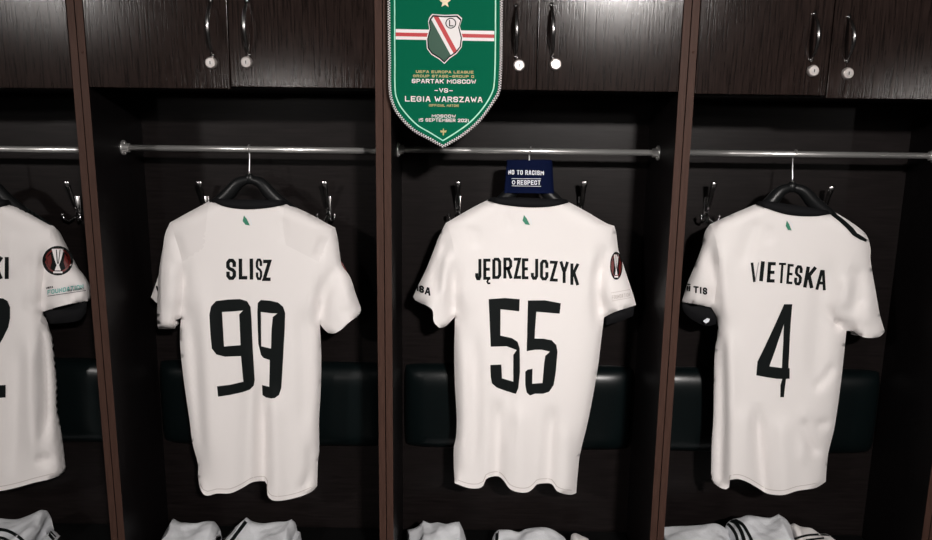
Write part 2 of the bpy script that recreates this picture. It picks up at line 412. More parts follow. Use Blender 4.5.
    bm = bmesh.new(); box(bm, xi0+.001, xi1-.001, -.10, YB, .335, .385, .012, seg=3); obj('seat_cushion', bm, M['seat'], t)
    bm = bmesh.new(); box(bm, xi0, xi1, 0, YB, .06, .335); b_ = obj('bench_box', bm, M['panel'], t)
    obj('kickboard', box(bmesh.new(), xi0, xi1, .03, .045, 0, .06), M['panel'], t)
    return t
for i in range(5): locker(i)

# ------------------------------------------------------------------ shirts
class Shirt:
    """cloth height field over the traced outline; near layer bulges towards the room, far layer towards the wall"""
    def __init__(s, pieces, Y, B=.040, R=30, folds=(), ext=()):
        s.Y = Y; s.out = []; segs = []
        for kind, pts in pieces:
            q = catmull(pts, 3.0); 
            for i in range(len(q)-1): segs.append((kind, q[i], q[i+1]))
            s.out += q[:-1]
        o = np.array(s.out); s.x0 = math.floor(o[:, 0].min())-12; s.y0 = math.floor(o[:, 1].min())-12
        W = int(math.ceil(o[:, 0].max())+12-s.x0); H = int(math.ceil(o[:, 1].max())+12-s.y0)
        gx, gy = np.meshgrid(np.arange(W)+s.x0, np.arange(H)+s.y0); gx = gx.astype(float); gy = gy.astype(float)
        d = np.full(gx.shape, 1e9)
        for k, a_, b_ in segs:
            if k == 'o': continue
            dd = segdist(gx, gy, a_, b_)*(2.2 if k == 'u' else 1.0); d = np.minimum(d, dd)
        ins = inside(np.stack([gx.ravel(), gy.ravel()], 1), s.out).reshape(gx.shape)
        d = np.where(ins | (d > 14), d, 0)
        h = B*np.sqrt(np.clip(1-(1-np.clip(d/R, 0, 1))**2, 0, 1))
        for f in folds:
            pts, w, amp = f[:3]; best = np.full(gx.shape, 1e9); tt = np.zeros(gx.shape); n = len(pts)
            cp = catmull(pts, 6); n = len(cp)
            for i in range(n-1):
                dd = segdist(gx, gy, cp[i], cp[i+1]); ax, ay = cp[i]; bx, by = cp[i+1]
                t = np.clip(((gx-ax)*(bx-ax)+(gy-ay)*(by-ay))/((bx-ax)**2+(by-ay)**2+1e-9), 0, 1)
                m_ = dd < best; tt = np.where(m_, (i+t)/(n-1), tt); best = np.where(m_, dd, best)
            e0, e1 = (f[3] if len(f) > 3 else (.25, .25))
            tap = np.ones(gx.shape)
            if e0: tap *= np.clip(tt/e0, 0, 1)
            if e1: tap *= np.clip((1-tt)/e1, 0, 1)
            tap = tap*tap*(3-2*tap)
            fade = np.clip(d/10, 0, 1)
            h = h+2.0*amp*np.exp(-(best/w)**2)*tap*fade
        for _ in range(3):
            p = np.pad(h, 1, 'edge'); h2 = (p[:-2, 1:-1]+p[2:, 1:-1]+p[1:-1, :-2]+p[1:-1, 2:]+2*p[1:-1, 1:-1])/6
            h = h2
        s.h = np.maximum(h*np.clip(d/2.0, 0, 1), 0)
    def hh(s, px, py):
        x = min(max(px-s.x0, 0), s.h.shape[1]-1.001); y = min(max(py-s.y0, 0), s.h.shape[0]-1.001)
        i, j = int(x), int(y); u, v = x-i, y-j; h = s.h
        return h[j, i]*(1-u)*(1-v)+h[j, i+1]*u*(1-v)+h[j+1, i]*(1-u)*v+h[j+1, i+1]*u*v
    def at(s, px, py, e=0):
        return U(px, py, s.Y-s.hh(px, py)-e)
    def build(s, root, seams, sleeves, yokes):
        vv, fs, c = triangulate(s.out, [], [catmull(q, 3) for q in seams], 3.6)
        reg = np.zeros(len(fs), int)
        for k, poly in enumerate(sleeves): reg[inside(c, poly)] = k+1
        yk = np.zeros(len(fs), bool)
        for poly in yokes: yk |= inside(c, poly)
        for r in range(len(sleeves)+1):
            bm = bmesh.new(); near = {}; far = {}
            for f, rr, y in zip(fs, reg, yk):
                if rr != r: continue
                for i in f:
                    if i not in near:
                        P = s.at(*vv[i]); near[i] = bm.verts.new(P)
                        hh = s.Y-P.y; far[i] = bm.verts.new((P.x, s.Y+.75*hh, P.z-.01*min(1, hh/.02)))
                fa = bm.faces.new([near[i] for i in f][::-1]); fb = bm.faces.new([far[i] for i in f])
                fa.material_index = 1 if y else 0
            bmesh.ops.remove_doubles(bm, verts=bm.verts, dist=1e-4)
            bmesh.ops.dissolve_degenerate(bm, dist=1e-5, edges=bm.edges)
            obj('sleeve' if r else 'shirt_body', bm, [M['white'], M['mesh']], root, True)

def collar(root, S, near, drop=.045, hgt=7.5):
    """black ribbed band standing on the neckline and running round to the front of the neck"""
    q = catmull(near, 3); n = len(q); bm = bmesh.new()
    L = []; 
    for i, (px, py) in enumerate(q):
        u = i/(n-1); k = math.sin(math.pi*u)**.6
        e = .004
        lo = U(px, py+1.0, S.Y-S.hh(px, py+1)-e); hi = U(px, py-hgt*k-1.0, S.Y-S.hh(px, py+1)*.8)
        L.append((lo, hi))
    # far half
    A, B_ = L[0], L[-1]
    for i in range(1, n):
        u = 1-i/n; k = math.sin(math.pi*u)
        p = A[0].lerp(B_[0], u)
        L.append((Vector((p.x, S.Y+.045*k, p.z-drop*k-.004)), Vector((p.x, S.Y+.037*k, p.z-drop*k*.9+.010*k))))
    vs = [[bm.verts.new(a_), bm.verts.new(b_), bm.verts.new(b_+Vector((0, .003 if j < n else -.003, 0))), bm.verts.new(a_+Vector((0, .003 if j < n else -.003, 0)))] for j, (a_, b_) in enumerate(L)]
    N = len(vs)
    for j in range(N):
        for k in range(4):
            try: bm.faces.new((vs[j][k], vs[(j+1) % N][k], vs[(j+1) % N][(k+1) % 4], vs[j][(k+1) % 4]))
            except ValueError: pass
    obj('collar', bm, M['collar'], root, True)
def cloth_patch(name, root, pts, Y, mt, thick=.002, bulge=.01):
    o = catmull(pts, 3, True); vv, fs, _ = triangulate(o, [], [], 4); bm = bmesh.new()
    d = np.full(len(vv), 1e9)
    for i in range(len(o)): d = np.minimum(d, segdist(vv[:, 0], vv[:, 1], o[i], o[(i+1) % len(o)]))
    k = np.sqrt(1-(1-np.clip(d/8, 0, 1))**2)
    a_ = [bm.verts.new(U(p[0], p[1], Y-bulge*t-thick/2)) for p, t in zip(vv, k)]; b_ = [bm.verts.new(U(p[0], p[1], Y+bulge*.5*t+thick/2)) for p, t in zip(vv, k)]
    for f in fs: bm.faces.new([a_[i] for i in f][::-1]); bm.faces.new([b_[i] for i in f])
    bmesh.ops.remove_doubles(bm, verts=bm.verts, dist=1e-5)
    E_ = [e for e in bm.edges if len(e.link_faces) == 1]
    if E_: bmesh.ops.bridge_loops(bm, edges=E_) if False else None
    return obj(name, bm, mt, root, True)
def hanger(label, cx, cy, ex0, ey0, ex1, ey1, z_rail, peak=0, tiltpx=0):
    """wide black plastic hanger under the shirt, hook over the rail. (cx,cy) neck in pixels"""
    Y = YR
    nk = U(cx, cy, Y); L_ = U(ex0, ey0, Y); R_ = U(ex1, ey1, Y)
    t = thing('clothes_hanger', label, 'hanger', (nk.x, Y, nk.z), 'black hangers on the chrome rails')
    bm = bmesh.new()
    for (ex, ey), s in (((ex0, ey0), -1), ((ex1, ey1), 1)):
        q = catmull([(cx, cy+1), (cx+s*11, cy+5), (cx+s*22, cy+17), (cx+s*36, cy+29), (ex, ey+9)], 3)
        m_ = len(q)-1; rad = [.0085+.0075*math.sin(math.pi*min(.5, i/m_*1.6)) - .004*(i/m_)**4 for i in range(m_+1)]
        tube(bm, [U(a_, b_, Y) for a_, b_ in q], rad, 14, flat=(.95, 1.1))
    rr = bmesh.ops.create_uvsphere(bm, u_segments=14, v_segments=10, radius=.013)['verts']
    for v in rr: v.co = Vector((v.co.x, v.co.y*.8, v.co.z*1.1))+nk+Vector((0, 0, -.002))
    obj('hanger_body', bm, M['plastic'], t, True)
    bm = bmesh.new(); pts = [(nk.x, Y, nk.z+.008)]
    rr_ = .0122; cz = z_rail+.0
    pts += [(nk.x, Y+.002, nk.z+.02), (nk.x, Y+.010, z_rail-.014)]
    for i in range(13):
        an = -.6+(math.pi+1.2)*i/12
        pts.append((nk.x+.002*math.sin(an), Y+math.cos(an)*(rr_-.0018), cz+math.sin(an)*(rr_-.0018)))
    tube(bm, pts, .0018, 8)
    obj('hook', bm, M['chrome'], t, True)
    tube_ = bmesh.new(); tube(tube_, [(nk.x, Y, nk.z+.006), (nk.x, Y, nk.z+.013)], .0045, 12); obj('hook_collar', tube_, M['steel'], t)
    return t
def shirt_root(label, px, py):
    p = U(px, py, YR); return thing('football_shirt', label, 'football shirt', (p.x, YR, p.z), 'white football shirts hanging in the lockers')
def crest(root, S, cx, cy, k=1.3):
    bm = bmesh.new()
    shape(bm, S, [(cx-2.6*k, cy-.5), (cx-1.6*k, cy-6), (cx+.6*k, cy-2.5), (cx+3.0*k, cy+4.0), (cx-.4*k, cy+3.3)], step=2, mi=0)
    stroke(bm, S, [(cx-.2, cy-6.5), (cx+3.6*k, cy-1.5), (cx+4.2*k, cy+3.5)], .6, mi=1)
    obj('neck_emblem', bm, [M['emblemgreen'], M['whiteprint']], root)
def hem(root, S, pts, off=4.5, w=.7):
    q = [(p[0], p[1]-off) for p in catmull(pts, 4)]; bm = bmesh.new(); stroke(bm, S, q, w, e=.0006, step=3); obj('hem_stitching', bm, M['stitch'], root)
def trophy_badge(name, root, S, cx, cy, rx, ry):
    bm = bmesh.new()
    shape(bm, S, disc(cx, cy, rx, ry), step=3, mi=0, e=.0012)
    shape(bm, S, disc(cx, cy, rx*.84, ry*.84), [disc(cx, cy, rx*.72, ry*.72)], step=3, mi=1, e=.0018)
    for s in (-1, 1):
        shape(bm, S, [(cx+s*rx*.70, cy-ry*.2), (cx+s*rx*.45, cy-ry*.45), (cx+s*rx*.38, cy+ry*.1), (cx+s*rx*.5, cy+ry*.5), (cx+s*rx*.66, cy+ry*.25)], step=3, mi=1, e=.0018)
    shape(bm, S, [(cx-rx*.40, cy-ry*.80), (cx+rx*.40, cy-ry*.80), (cx+rx*.22, cy-ry*.1), (cx+rx*.08, cy+ry*.30), (cx+rx*.2, cy+ry*.66), (cx-rx*.2, cy+ry*.66), (cx-rx*.08, cy+ry*.30), (cx-rx*.22, cy-ry*.1)], step=2.5, mi=2, e=.0022)
    stroke(bm, S, [(cx-rx*.1, cy-ry*.75), (cx-rx*.02, cy+ry*.2)], rx*.06, mi=0, e=.003)
    stroke(bm, S, [(cx+rx*.15, cy-ry*.75), (cx+rx*.04, cy+ry*.2)], rx*.05, mi=0, e=.003)
    shape(bm, S, [(cx-rx*.3, cy+ry*.72), (cx+rx*.3, cy+ry*.72), (cx+rx*.3, cy+ry*.84), (cx-rx*.3, cy+ry*.84)], step=2.5, mi=2, e=.0024)
    obj(name, bm, [M['black'], M['dred'], M['pwhite']], root)

# ---- number 99
def shirt99():
    hemp = [(198, 476.7), (200, 488), (203.3, 494), (207.5, 495.8), (216.7, 493.5), (230, 493.3), (241.7, 488.3), (251.7, 482.5), (260, 481), (265, 481.3), (267.3, 485), (267.5, 495), (271.7, 500), (280, 500.8), (296.7, 497.5), (311.7, 491.7), (317.2, 485.8)]
    P = [('o', [(211.7, 200), (221.7, 204.7), (235, 207.5), (250, 208.2), (261.7, 207.5), (275, 205.8), (286.7, 203)]),
         ('u', [(286.7, 203), (310, 214), (328.3, 224), (335, 227.5)]),
         ('s', [(335, 227.5), (337.5, 236.7), (339.2, 250), (340, 255), (341.7, 265), (350, 276.7), (356.7, 296.7), (360.8, 307.5)]),
         ('o', [(360.8, 307.5), (359.2, 313.3), (343.3, 326.7), (335.8, 333), (328.3, 333), (323.3, 328.3), (319.8, 324)]),
         ('s', [(319.8, 324), (321.3, 355), (320.8, 388), (319.2, 420), (319.2, 450), (318, 460), (317.2, 485.8)]),
         ('o', hemp[::-1]),
         ('s', [(198, 476.7), (198, 465), (192.5, 443), (189.5, 420), (183.3, 376.7), (180.5, 350), (180, 330), (181, 318)]),
         ('o', [(181, 318), (175.6, 320), (174.2, 329), (158.3, 329)]),
         ('s', [(158.3, 329), (157, 322), (157.5, 303), (159.2, 270), (163.3, 245), (165.3, 233.3), (170, 222.5)]),
         ('u', [(170, 222.5), (190, 211.5), (211.7, 200)])]
    folds = [([(181, 320), (183, 290), (186, 250)], 6, -.010, (0, .5)), ([(320, 326), (321, 300), (326, 268)], 6, -.011, (0, .5)),
             ([(190, 300), (196, 380), (200, 480)], 6, -.007), ([(198, 260), (206, 340), (212, 488)], 8, .004),
             ([(253, 330), (250, 400), (247, 485)], 8, .006, (.3, 0)), ([(262, 370), (262, 430), (262, 485)], 6, -.011, (.5, 0)),
             ([(272, 380), (275, 430), (277, 498)], 8, .006, (.3, 0)),
             ([(300, 300), (304, 380), (302, 440)], 7, -.004), ([(311, 440), (312, 470), (300, 495)], 5, -.006), 
             ([(283, 215), (283, 245)], 4, -.0025), ([(174, 232), (183, 262)], 4, -.004), ([(325, 236), (316, 262)], 4, -.004),
             ([(335, 262), (330, 290), (322, 316)], 6, -.006), ([(345, 285), (350, 310)], 6, .004), ([(168, 260), (166, 310)], 7, .004)]
    S = Shirt(P, YR, folds=folds)
    t = shirt_root('white football shirt with black number 99 on a hanger', 250, 206)
    sl = [(171, 222.5), (176, 240), (182, 262), (183, 290), (180.7, 319)]; sr = [(334, 227), (328, 240), (319, 262), (318, 295), (320, 325)]
    S.build(t, [[(170, 218)]+sl+[(181, 322)], [(337, 223)]+sr+[(319.6, 328)], [(209, 198), (206, 225), (203, 248), (182, 262)], [(285, 198), (283, 225), (286, 245), (319, 262)]],
            [sl[::-1]+[(150, 200), (140, 340), (181, 335)], sr+[(320, 345), (370, 345), (370, 210)]],
            [sl[:3]+[(203, 248), (206, 225), (209, 198), (170, 218)], [(334, 227), (328, 240), (319, 262), (286, 245), (283, 225), (285, 198), (337, 223)]])
    hem(t, S, hemp[1:-1])
    collar(t, S, [(211.7, 200), (221.7, 204.7), (235, 207.5), (250, 208.2), (261.7, 207.5), (275, 205.8), (286.7, 203)])
    cloth_patch('sleeve_lining', t, [(162, 262), (157, 280), (151, 297), (156.5, 303), (166, 300)], YR+.018, M['white'])
    cloth_patch('sleeve_badge_edge', t, [(338, 258), (342.5, 263), (346, 270), (351, 279), (345, 283), (338, 272)], YR+.012, M['dred'])
    bm = bmesh.new()
    for ch, x0, x1, y0, y1 in [('S', 226.2, 236, 258.7, 279.9), ('L', 238.7, 247.2, 258.7, 279.5), ('I', 248.9, 253.9, 258.6, 279.6), ('S', 255.8, 262.2, 258.5, 280), ('Z', 262.8, 271, 259.7, 281)]:
        glyph(bm, S, ch, x0, x1, y0, y1, 2.4 if x0 == 255.8 else 3.5, skew=.04 if x0 > 262 else -.01)
    obj('name_print', bm, M['black'], t)
    for outer, hole in (([(209.3, 315), (211, 306.5), (216, 301), (228, 299.5), (240, 299), (247, 301.2), (250.5, 307), (251.5, 320), (252.5, 345), (254.7, 380), (253.8, 385.5), (250, 389.5), (243, 392), (230, 395), (218, 396.7), (217, 386.3), (230, 384.8), (243.3, 381.7), (241, 356), (225, 356.7), (216.5, 354.5), (211.8, 348.5), (210.5, 335)],
                         [(222, 312), (232, 311.5), (243, 310.5), (239.2, 314.5), (240.6, 345.2), (224, 346.5)]),
                        ([(257.3, 312), (257.8, 302.8), (261, 300), (270, 300.7), (278, 302.5), (283, 306.7), (285.2, 313), (284.7, 330), (283, 360), (281.3, 388), (279, 395), (275, 398), (271, 398.5), (266, 397.5), (262.5, 395), (262, 385), (269.2, 386.8), (269.8, 360), (263.5, 358), (261, 355), (259.5, 348.5), (258.3, 344), (257.8, 330)],
                         [(260.8, 312), (271, 313.2), (277.5, 313.4), (272.8, 317), (271.5, 330), (271, 348.6), (261.2, 346.2)])):
        bm = bmesh.new(); shape(bm, S, outer, [hole]); obj('number_digit', bm, M['black'], t)
    crest(t, S, 246, 221.5)
    bm = bmesh.new(); pl = Plane(YR+.004); stroke(bm, pl, [(156.5, 286), (158, 291)], 1.6); obj('sleeve_print', bm, M['black'], t)
    hanger('black plastic hanger holding the number 99 shirt', 249.5, 178, 178, 227, 328, 229, RZ[1])
shirt99()

# ---- number 55
def shirt55():
    hemp = [(453.8, 468), (454.7, 483.3), (468.3, 488), (478.3, 488.3), (483.3, 485.8), (485.8, 479.5), (491.7, 476.7), (498.3, 476.3), (503.3, 480), (510, 489), (520, 492.5), (528.3, 492), (533.3, 488.3), (536.7, 484.5), (543.3, 483.3), (551.7, 484), (556.7, 490.8), (563.3, 493.7), (571.7, 494.7), (576.3, 493)]
    nk = [(488, 199.7), (498.3, 202.8), (511.7, 205), (526, 206.2), (540, 206.3), (555, 205), (568.3, 201.7)]
    P = [('o', nk),
         ('u', [(568.3, 201.7), (586.7, 211.7), (606.7, 223.3), (614.2, 225.8)]),
         ('s', [(614.2, 225.8), (616, 232), (618.3, 250), (620, 255), (626.7, 275), (633.3, 295), (636.2, 305)]),
         ('o', [(636.2, 305), (628.3, 307.5), (613.3, 312.5), (604, 317.5)]),
         ('s', [(604, 317.5), (601.5, 338), (597.5, 370), (588.3, 420), (580, 455), (577.5, 476.7), (576.3, 493)]),
         ('o', hemp[::-1]),
         ('s', [(453.8, 468), (453.8, 448), (455.8, 438), (456.7, 420), (454.7, 380), (454.2, 350), (454.7, 330), (455, 317)]),
         ('o', [(455, 317), (444, 327), (439.2, 327.8), (433.7, 321.7), (433, 311.7), (430, 307.5), (415, 300), (413.3, 296.7)]),
         ('s', [(413.3, 296.7), (417.5, 286.7), (425, 271.7), (435.8, 245), (437.5, 240), (441, 232), (445.8, 223)]),
         ('u', [(445.8, 223), (471.7, 208), (488, 199.7)])]
    folds = [([(455, 320), (453, 290), (455, 255)], 6, -.012, (0, .5)), ([(603, 322), (598, 290), (605, 240)], 7, -.014, (0, .4)),
             ([(447, 232), (438, 262), (434, 300)], 6, -.008), ([(446, 250), (444, 300)], 6, .005),
             ([(474, 320), (475, 400), (472, 485)], 7, -.006), ([(462, 330), (464, 400), (462, 480)], 7, .004),
             ([(498, 395), (498, 440), (497, 478)], 6, -.009, (.3, 0)), ([(519, 395), (520, 440), (520, 490)], 11, .006, (.3, 0)),
             ([(553, 400), (550, 440), (548, 484)], 6, -.008, (.3, 0)), ([(508, 330), (509, 400), (508, 450)], 6, -.004), ([(566, 420), (566, 490)], 7, .004, (.3, 0)),
             ([(474, 225), (476, 250)], 6, -.003), ([(509, 212), (509, 232)], 2.5, -.003), ([(590, 250), (596, 300)], 7, .003)]
    S = Shirt(P, YR, folds=folds)
    t = shirt_root('white football shirt with black number 55 on a hanger', 530, 205)
    sl = [(446.5, 223), (452, 240), (456, 262), (457, 290), (454.9, 318)]; sr = [(613.5, 226), (610, 240), (604.5, 255), (601.5, 285), (603.9, 318)]
    S.build(t, [[(444, 219)]+sl+[(454.9, 324)], [(616, 222)]+sr+[(603, 324)]],
            [sl[::-1]+[(425, 205), (400, 340), (455, 335)], sr+[(604, 335), (650, 340), (650, 210)]], [])
    hem(t, S, hemp[1:-1])
    collar(t, S, nk)
    cloth_patch('black_cuff_lining', t, [(605, 316), (618, 309), (635, 303), (633, 316), (618, 322), (606, 325)], YR+.014, M['collar'])
    bm = bmesh.new()
    for ch, x0, x1, y0, y1 in [('J', 475.2, 481.4, 259, 280.2), ('E', 483.3, 490.4, 258.7, 279.8), ('D', 492.3, 501.2, 257.8, 278.9), ('R', 503.4, 512.2, 257.6, 278.6), ('Z', 513.8, 521, 257.7, 278.9), ('E', 521.9, 528.4, 258.3, 279.3), ('J', 530.9, 538.2, 258.8, 279.8), ('C', 540, 548.4, 259.7, 280.4), ('Z', 549.9, 557.7, 260.8, 281.5), ('Y', 559.8, 568.6, 261.6, 283), ('K', 570.4, 578.8, 263.6, 285)]:
        glyph(bm, S, ch, x0, x1, y0, y1, 3.0, tilt=.05 if x0 > 540 else 0)
    stroke(bm, S, [(488.6, 279), (487.2, 281.6), (488.2, 283.4), (490.3, 283.2)], 1.7)
    obj('name_print', bm, M['black'], t)
    for outer in ([(488.7, 299.2), (505, 298), (519.7, 299.2), (519.2, 311.3), (500.5, 309.2), (500.3, 335.5), (511.7, 338), (517.5, 341.7), (519.7, 348.3), (520, 371.7), (518.3, 388.3), (515.8, 393.8), (512.5, 393), (503.3, 390), (496.7, 387.5), (492, 383.3), (490.8, 376.7), (490.3, 365), (501.3, 364.5), (502, 378.3), (513.3, 381.7), (513.3, 355), (516.7, 350), (506.7, 346.3), (490.8, 346.7), (490, 330)],
                  [(528, 300.5), (545, 300.3), (560.8, 303.3), (559.7, 313.7), (536.3, 311.7), (535, 330), (534.7, 338.5), (543.3, 338.7), (551.7, 340.3), (556.3, 345), (557.5, 351.7), (555.8, 371.7), (553.7, 385), (549.2, 391.7), (543.3, 393.7), (535, 393.7), (530, 395.5), (526.7, 392.5), (525.3, 385), (525.3, 371.7), (527.5, 369.7), (532.5, 368.7), (532.2, 383.7), (542.5, 383), (544.2, 363.3), (545.3, 355.8), (550, 351.7), (541.7, 349.7), (535, 349.7), (526.7, 351.2), (527.3, 330)]):
        bm = bmesh.new(); shape(bm, S, outer); obj('number_digit', bm, M['black'], t)
    crest(t, S, 526, 221)
    trophy_badge('round_sleeve_badge', t, S, 616.3, 265.8, 6.2, 14)
    bm = bmesh.new(); stroke(bm, S, [(611, 293), (630, 289.5)], .5); stroke(bm, S, [(612, 301), (631, 297.5)], .5); text(bm, S, 'FOUNDATION', 612, 630, 294, 298, .5, tilt=-.17); obj('foundation_patch', bm, M['stitch'], t)
    bm = bmesh.new()
    glyph(bm, S, 'I', 416.2, 419, 284.5, 291, 1.5, tilt=.3); glyph(bm, S, 'S', 419.2, 424, 285.6, 292.8, 1.7, tilt=.3); glyph(bm, S, 'A', 425, 430.6, 287.4, 295, 1.7, tilt=.3, skew=.1)
    obj('sleeve_print', bm, M['black'], t)
    hanger('black plastic hanger holding the number 55 shirt, under the blue armband', 529, 180, 455, 227, 606, 229, RZ[2])
shirt55()

# ---- number 4
def shirt4():
    hemp = [(711.2, 474), (714, 482.5), (720, 487.5), (725.8, 489.3), (729, 487.5), (730, 479.9), (738.3, 479), (748.3, 482.5), (758.3, 488.3), (766.7, 493.3), (776.7, 495), (785, 494.7), (796.7, 491), (810, 489), (816.7, 487.5), (825.8, 481.7)]
    nk = [(756.7, 203.7), (770, 208.5), (783.3, 212.7), (796, 214.7), (810, 215.3), (820, 214.8), (830, 213)]
    P = [('o', nk),
         ('u', [(830, 213), (834, 211.5), (851.7, 222.5), (865, 233), (869, 240)]),
         ('s', [(869, 240), (870.8, 250), (870.5, 258), (872, 270), (875, 286.7), (880, 315), (885, 331.5)]),
         ('o', [(885, 331.5), (880, 336.5), (868.3, 338), (860, 335.8), (853, 331), (846.5, 331)]),
         ('s', [(846.5, 331), (845, 345), (841.7, 376.7), (835.8, 420), (833.3, 433), (828.7, 451.7), (826.7, 468), (825.8, 481.7)]),
         ('o', hemp[::-1]),
         ('s', [(711.2, 474), (711.7, 445), (713.3, 420), (714, 380), (715, 350), (718.5, 330), (717, 318), (711.5, 307.5)]),
         ('o', [(711.5, 307.5), (693.3, 303.8), (681.7, 301.7)]),
         ('s', [(681.7, 301.7), (685, 291.7), (687.5, 283), (695, 265), (702.5, 245), (703, 240), (705, 231.7), (710, 224.2)]),
         ('u', [(710, 224.2), (730, 215), (756.7, 203.7)])]
    folds = [([(713, 320), (715, 285), (711, 255), (709, 235)], 7, -.011, (0, .35)), ([(722, 240), (722, 280), (726, 330)], 8, .005),
             ([(717, 330), (720, 400), (718, 480)], 7, -.009, (.15, 0)), ([(729, 320), (731, 400), (732, 478)], 7, .006, (.2, 0)),
             ([(758, 215), (748, 245), (742, 270)], 7, -.004), ([(770, 225), (769, 245)], 5, -.003),
             ([(842, 330), (833, 321), (826, 300)], 5, -.008, (0, .6)), ([(833, 322), (845, 326), (856, 330)], 4, -.008, (.1, .1)),
             ([(832, 250), (824, 290), (818, 340), (815, 400)], 10, -.007), ([(858, 262), (857, 300), (852, 320)], 7, -.006), ([(848, 275), (843, 310)], 6, .005), ([(866, 300), (870, 325)], 6, .004),
             ([(757, 400), (760, 450), (764, 490)], 6, -.009, (.3, 0)), ([(743, 400), (744, 440), (743, 480)], 8, .006, (.3, 0)), ([(782, 410), (785, 490)], 9, .006, (.3, 0)),
             ([(836, 362), (824, 380), (812, 392)], 4, -.006), ([(803, 415), (810, 445), (822, 457)], 5, -.007), ([(800, 400), (806, 430), (800, 470)], 6, .003),
             ([(815, 425), (826, 424), (833, 420)], 4, -.006)]
    S = Shirt(P, YR, folds=folds)
    t = shirt_root('white football shirt with black number 4 on a hanger', 795, 213)
    sl = [(710.5, 224.5), (716, 240), (719, 262), (716, 290), (713, 309)]; sr = [(866, 236), (856, 250), (846, 275), (838, 300), (833, 322), (846, 331)]
    S.build(t, [[(708, 220)]+sl+[(712, 312)], [(870, 230)]+sr+[(848, 336)], [(831, 205), (826, 235), (832, 258), (850, 266)]],
            [sl[::-1]+[(690, 210), (670, 330), (713, 325)], sr+[(850, 350), (900, 350), (900, 220)]],
            [])
    hem(t, S, hemp[4:-1])
    collar(t, S, nk, hgt=8.5)
    cloth_patch('black_cuff_lining', t, [(682, 302), (695, 303), (712, 306), (719, 316), (717, 324), (706, 326), (690, 318), (683, 310)], YR+.012, M['collar'])
    bm = bmesh.new(); pl = Plane(YR-.006); shape(bm, pl, [(703, 321), (707, 318), (710, 319), (709, 321.5), (706, 323.5)]); obj('cuff_label', bm, M['whiteprint'], t)
    bm = bmesh.new(); shape(bm, S, [(831, 212.6), (835.5, 213.4), (845, 220.5), (853, 227.8), (857, 233), (864, 237.2), (867.6, 240), (866, 241.8), (860, 239.6), (852.5, 235), (847, 228.5), (839, 221), (831.5, 215.2)], e=.0016)
    obj('shoulder_stripe', bm, M['black'], t)
    bm = bmesh.new()
    for ch, x0, x1, y0, y1, w_, sk in [('I', 760, 764, 261.3, 281.2, 3.8, .1), ('E', 767.4, 775.2, 262, 282.5, 3.3, .07), ('T', 778.3, 785.4, 262.8, 283.2, 2.3, .07), ('E', 787, 793.0, 264, 284, 2.5, .08), ('S', 794.6, 802.2, 265.3, 285.4, 2.9, .1), ('K', 804.8, 814.6, 266.9, 287.8, 3.5, .17), ('A', 816.6, 826.6, 270, 290, 2.9, .1)]:
        glyph(bm, S, ch, x0, x1, y0, y1, w_, tilt=.08 if x0 > 780 else .03, skew=sk)
    stroke(bm, S, [(752, 262.6), (754.5, 282)], 2.6); stroke(bm, S, [(758.6, 262.5), (755.2, 282)], 1.0, mi=1)  # right stroke of the V carries the fold glare in its colour
    obj('name_print', bm, [M['black'], M['greyprint']], t)
    bm = bmesh.new()
    shape(bm, S, [(784.2, 304.2), (792.3, 304.2), (791, 320), (790, 335), (789.2, 352), (788.4, 368), (789.7, 368.3), (789.6, 378.7), (786, 379), (785, 387), (783.9, 397.2), (780.4, 397.2), (780.5, 385), (782.4, 379), (776.7, 378.8), (765, 377), (756.3, 375.3), (757.5, 361.7), (765, 346.5), (775, 325)],
          [[(784, 324), (783.4, 340), (782, 368), (769.4, 366.4), (776, 348)]])
    obj('number_digit', bm, M['black'], t)
    crest(t, S, 788.5, 226.5, 1.05)
    bm = bmesh.new()
    stroke(bm, S, [(686.5, 284), (690.5, 284.6)], 1.2); stroke(bm, S, [(687.6, 286), (687, 291)], 1.5); stroke(bm, S, [(689.8, 286), (689.4, 291.2)], 1.5)
    glyph(bm, S, 'T', 693.4, 698.6, 286.2, 293, 1.5, tilt=.12); glyph(bm, S, 'I', 699.4, 702, 287, 293.6, 1.6, tilt=.12); glyph(bm, S, 'S', 702.8, 707.2, 287.6, 294.6, 1.5, tilt=.12)
    obj('sleeve_print', bm, M['black'], t)
    hanger('black plastic hanger holding the number 4 shirt', 792, 186, 722, 230, 862, 242, RZ[3])
shirt4()

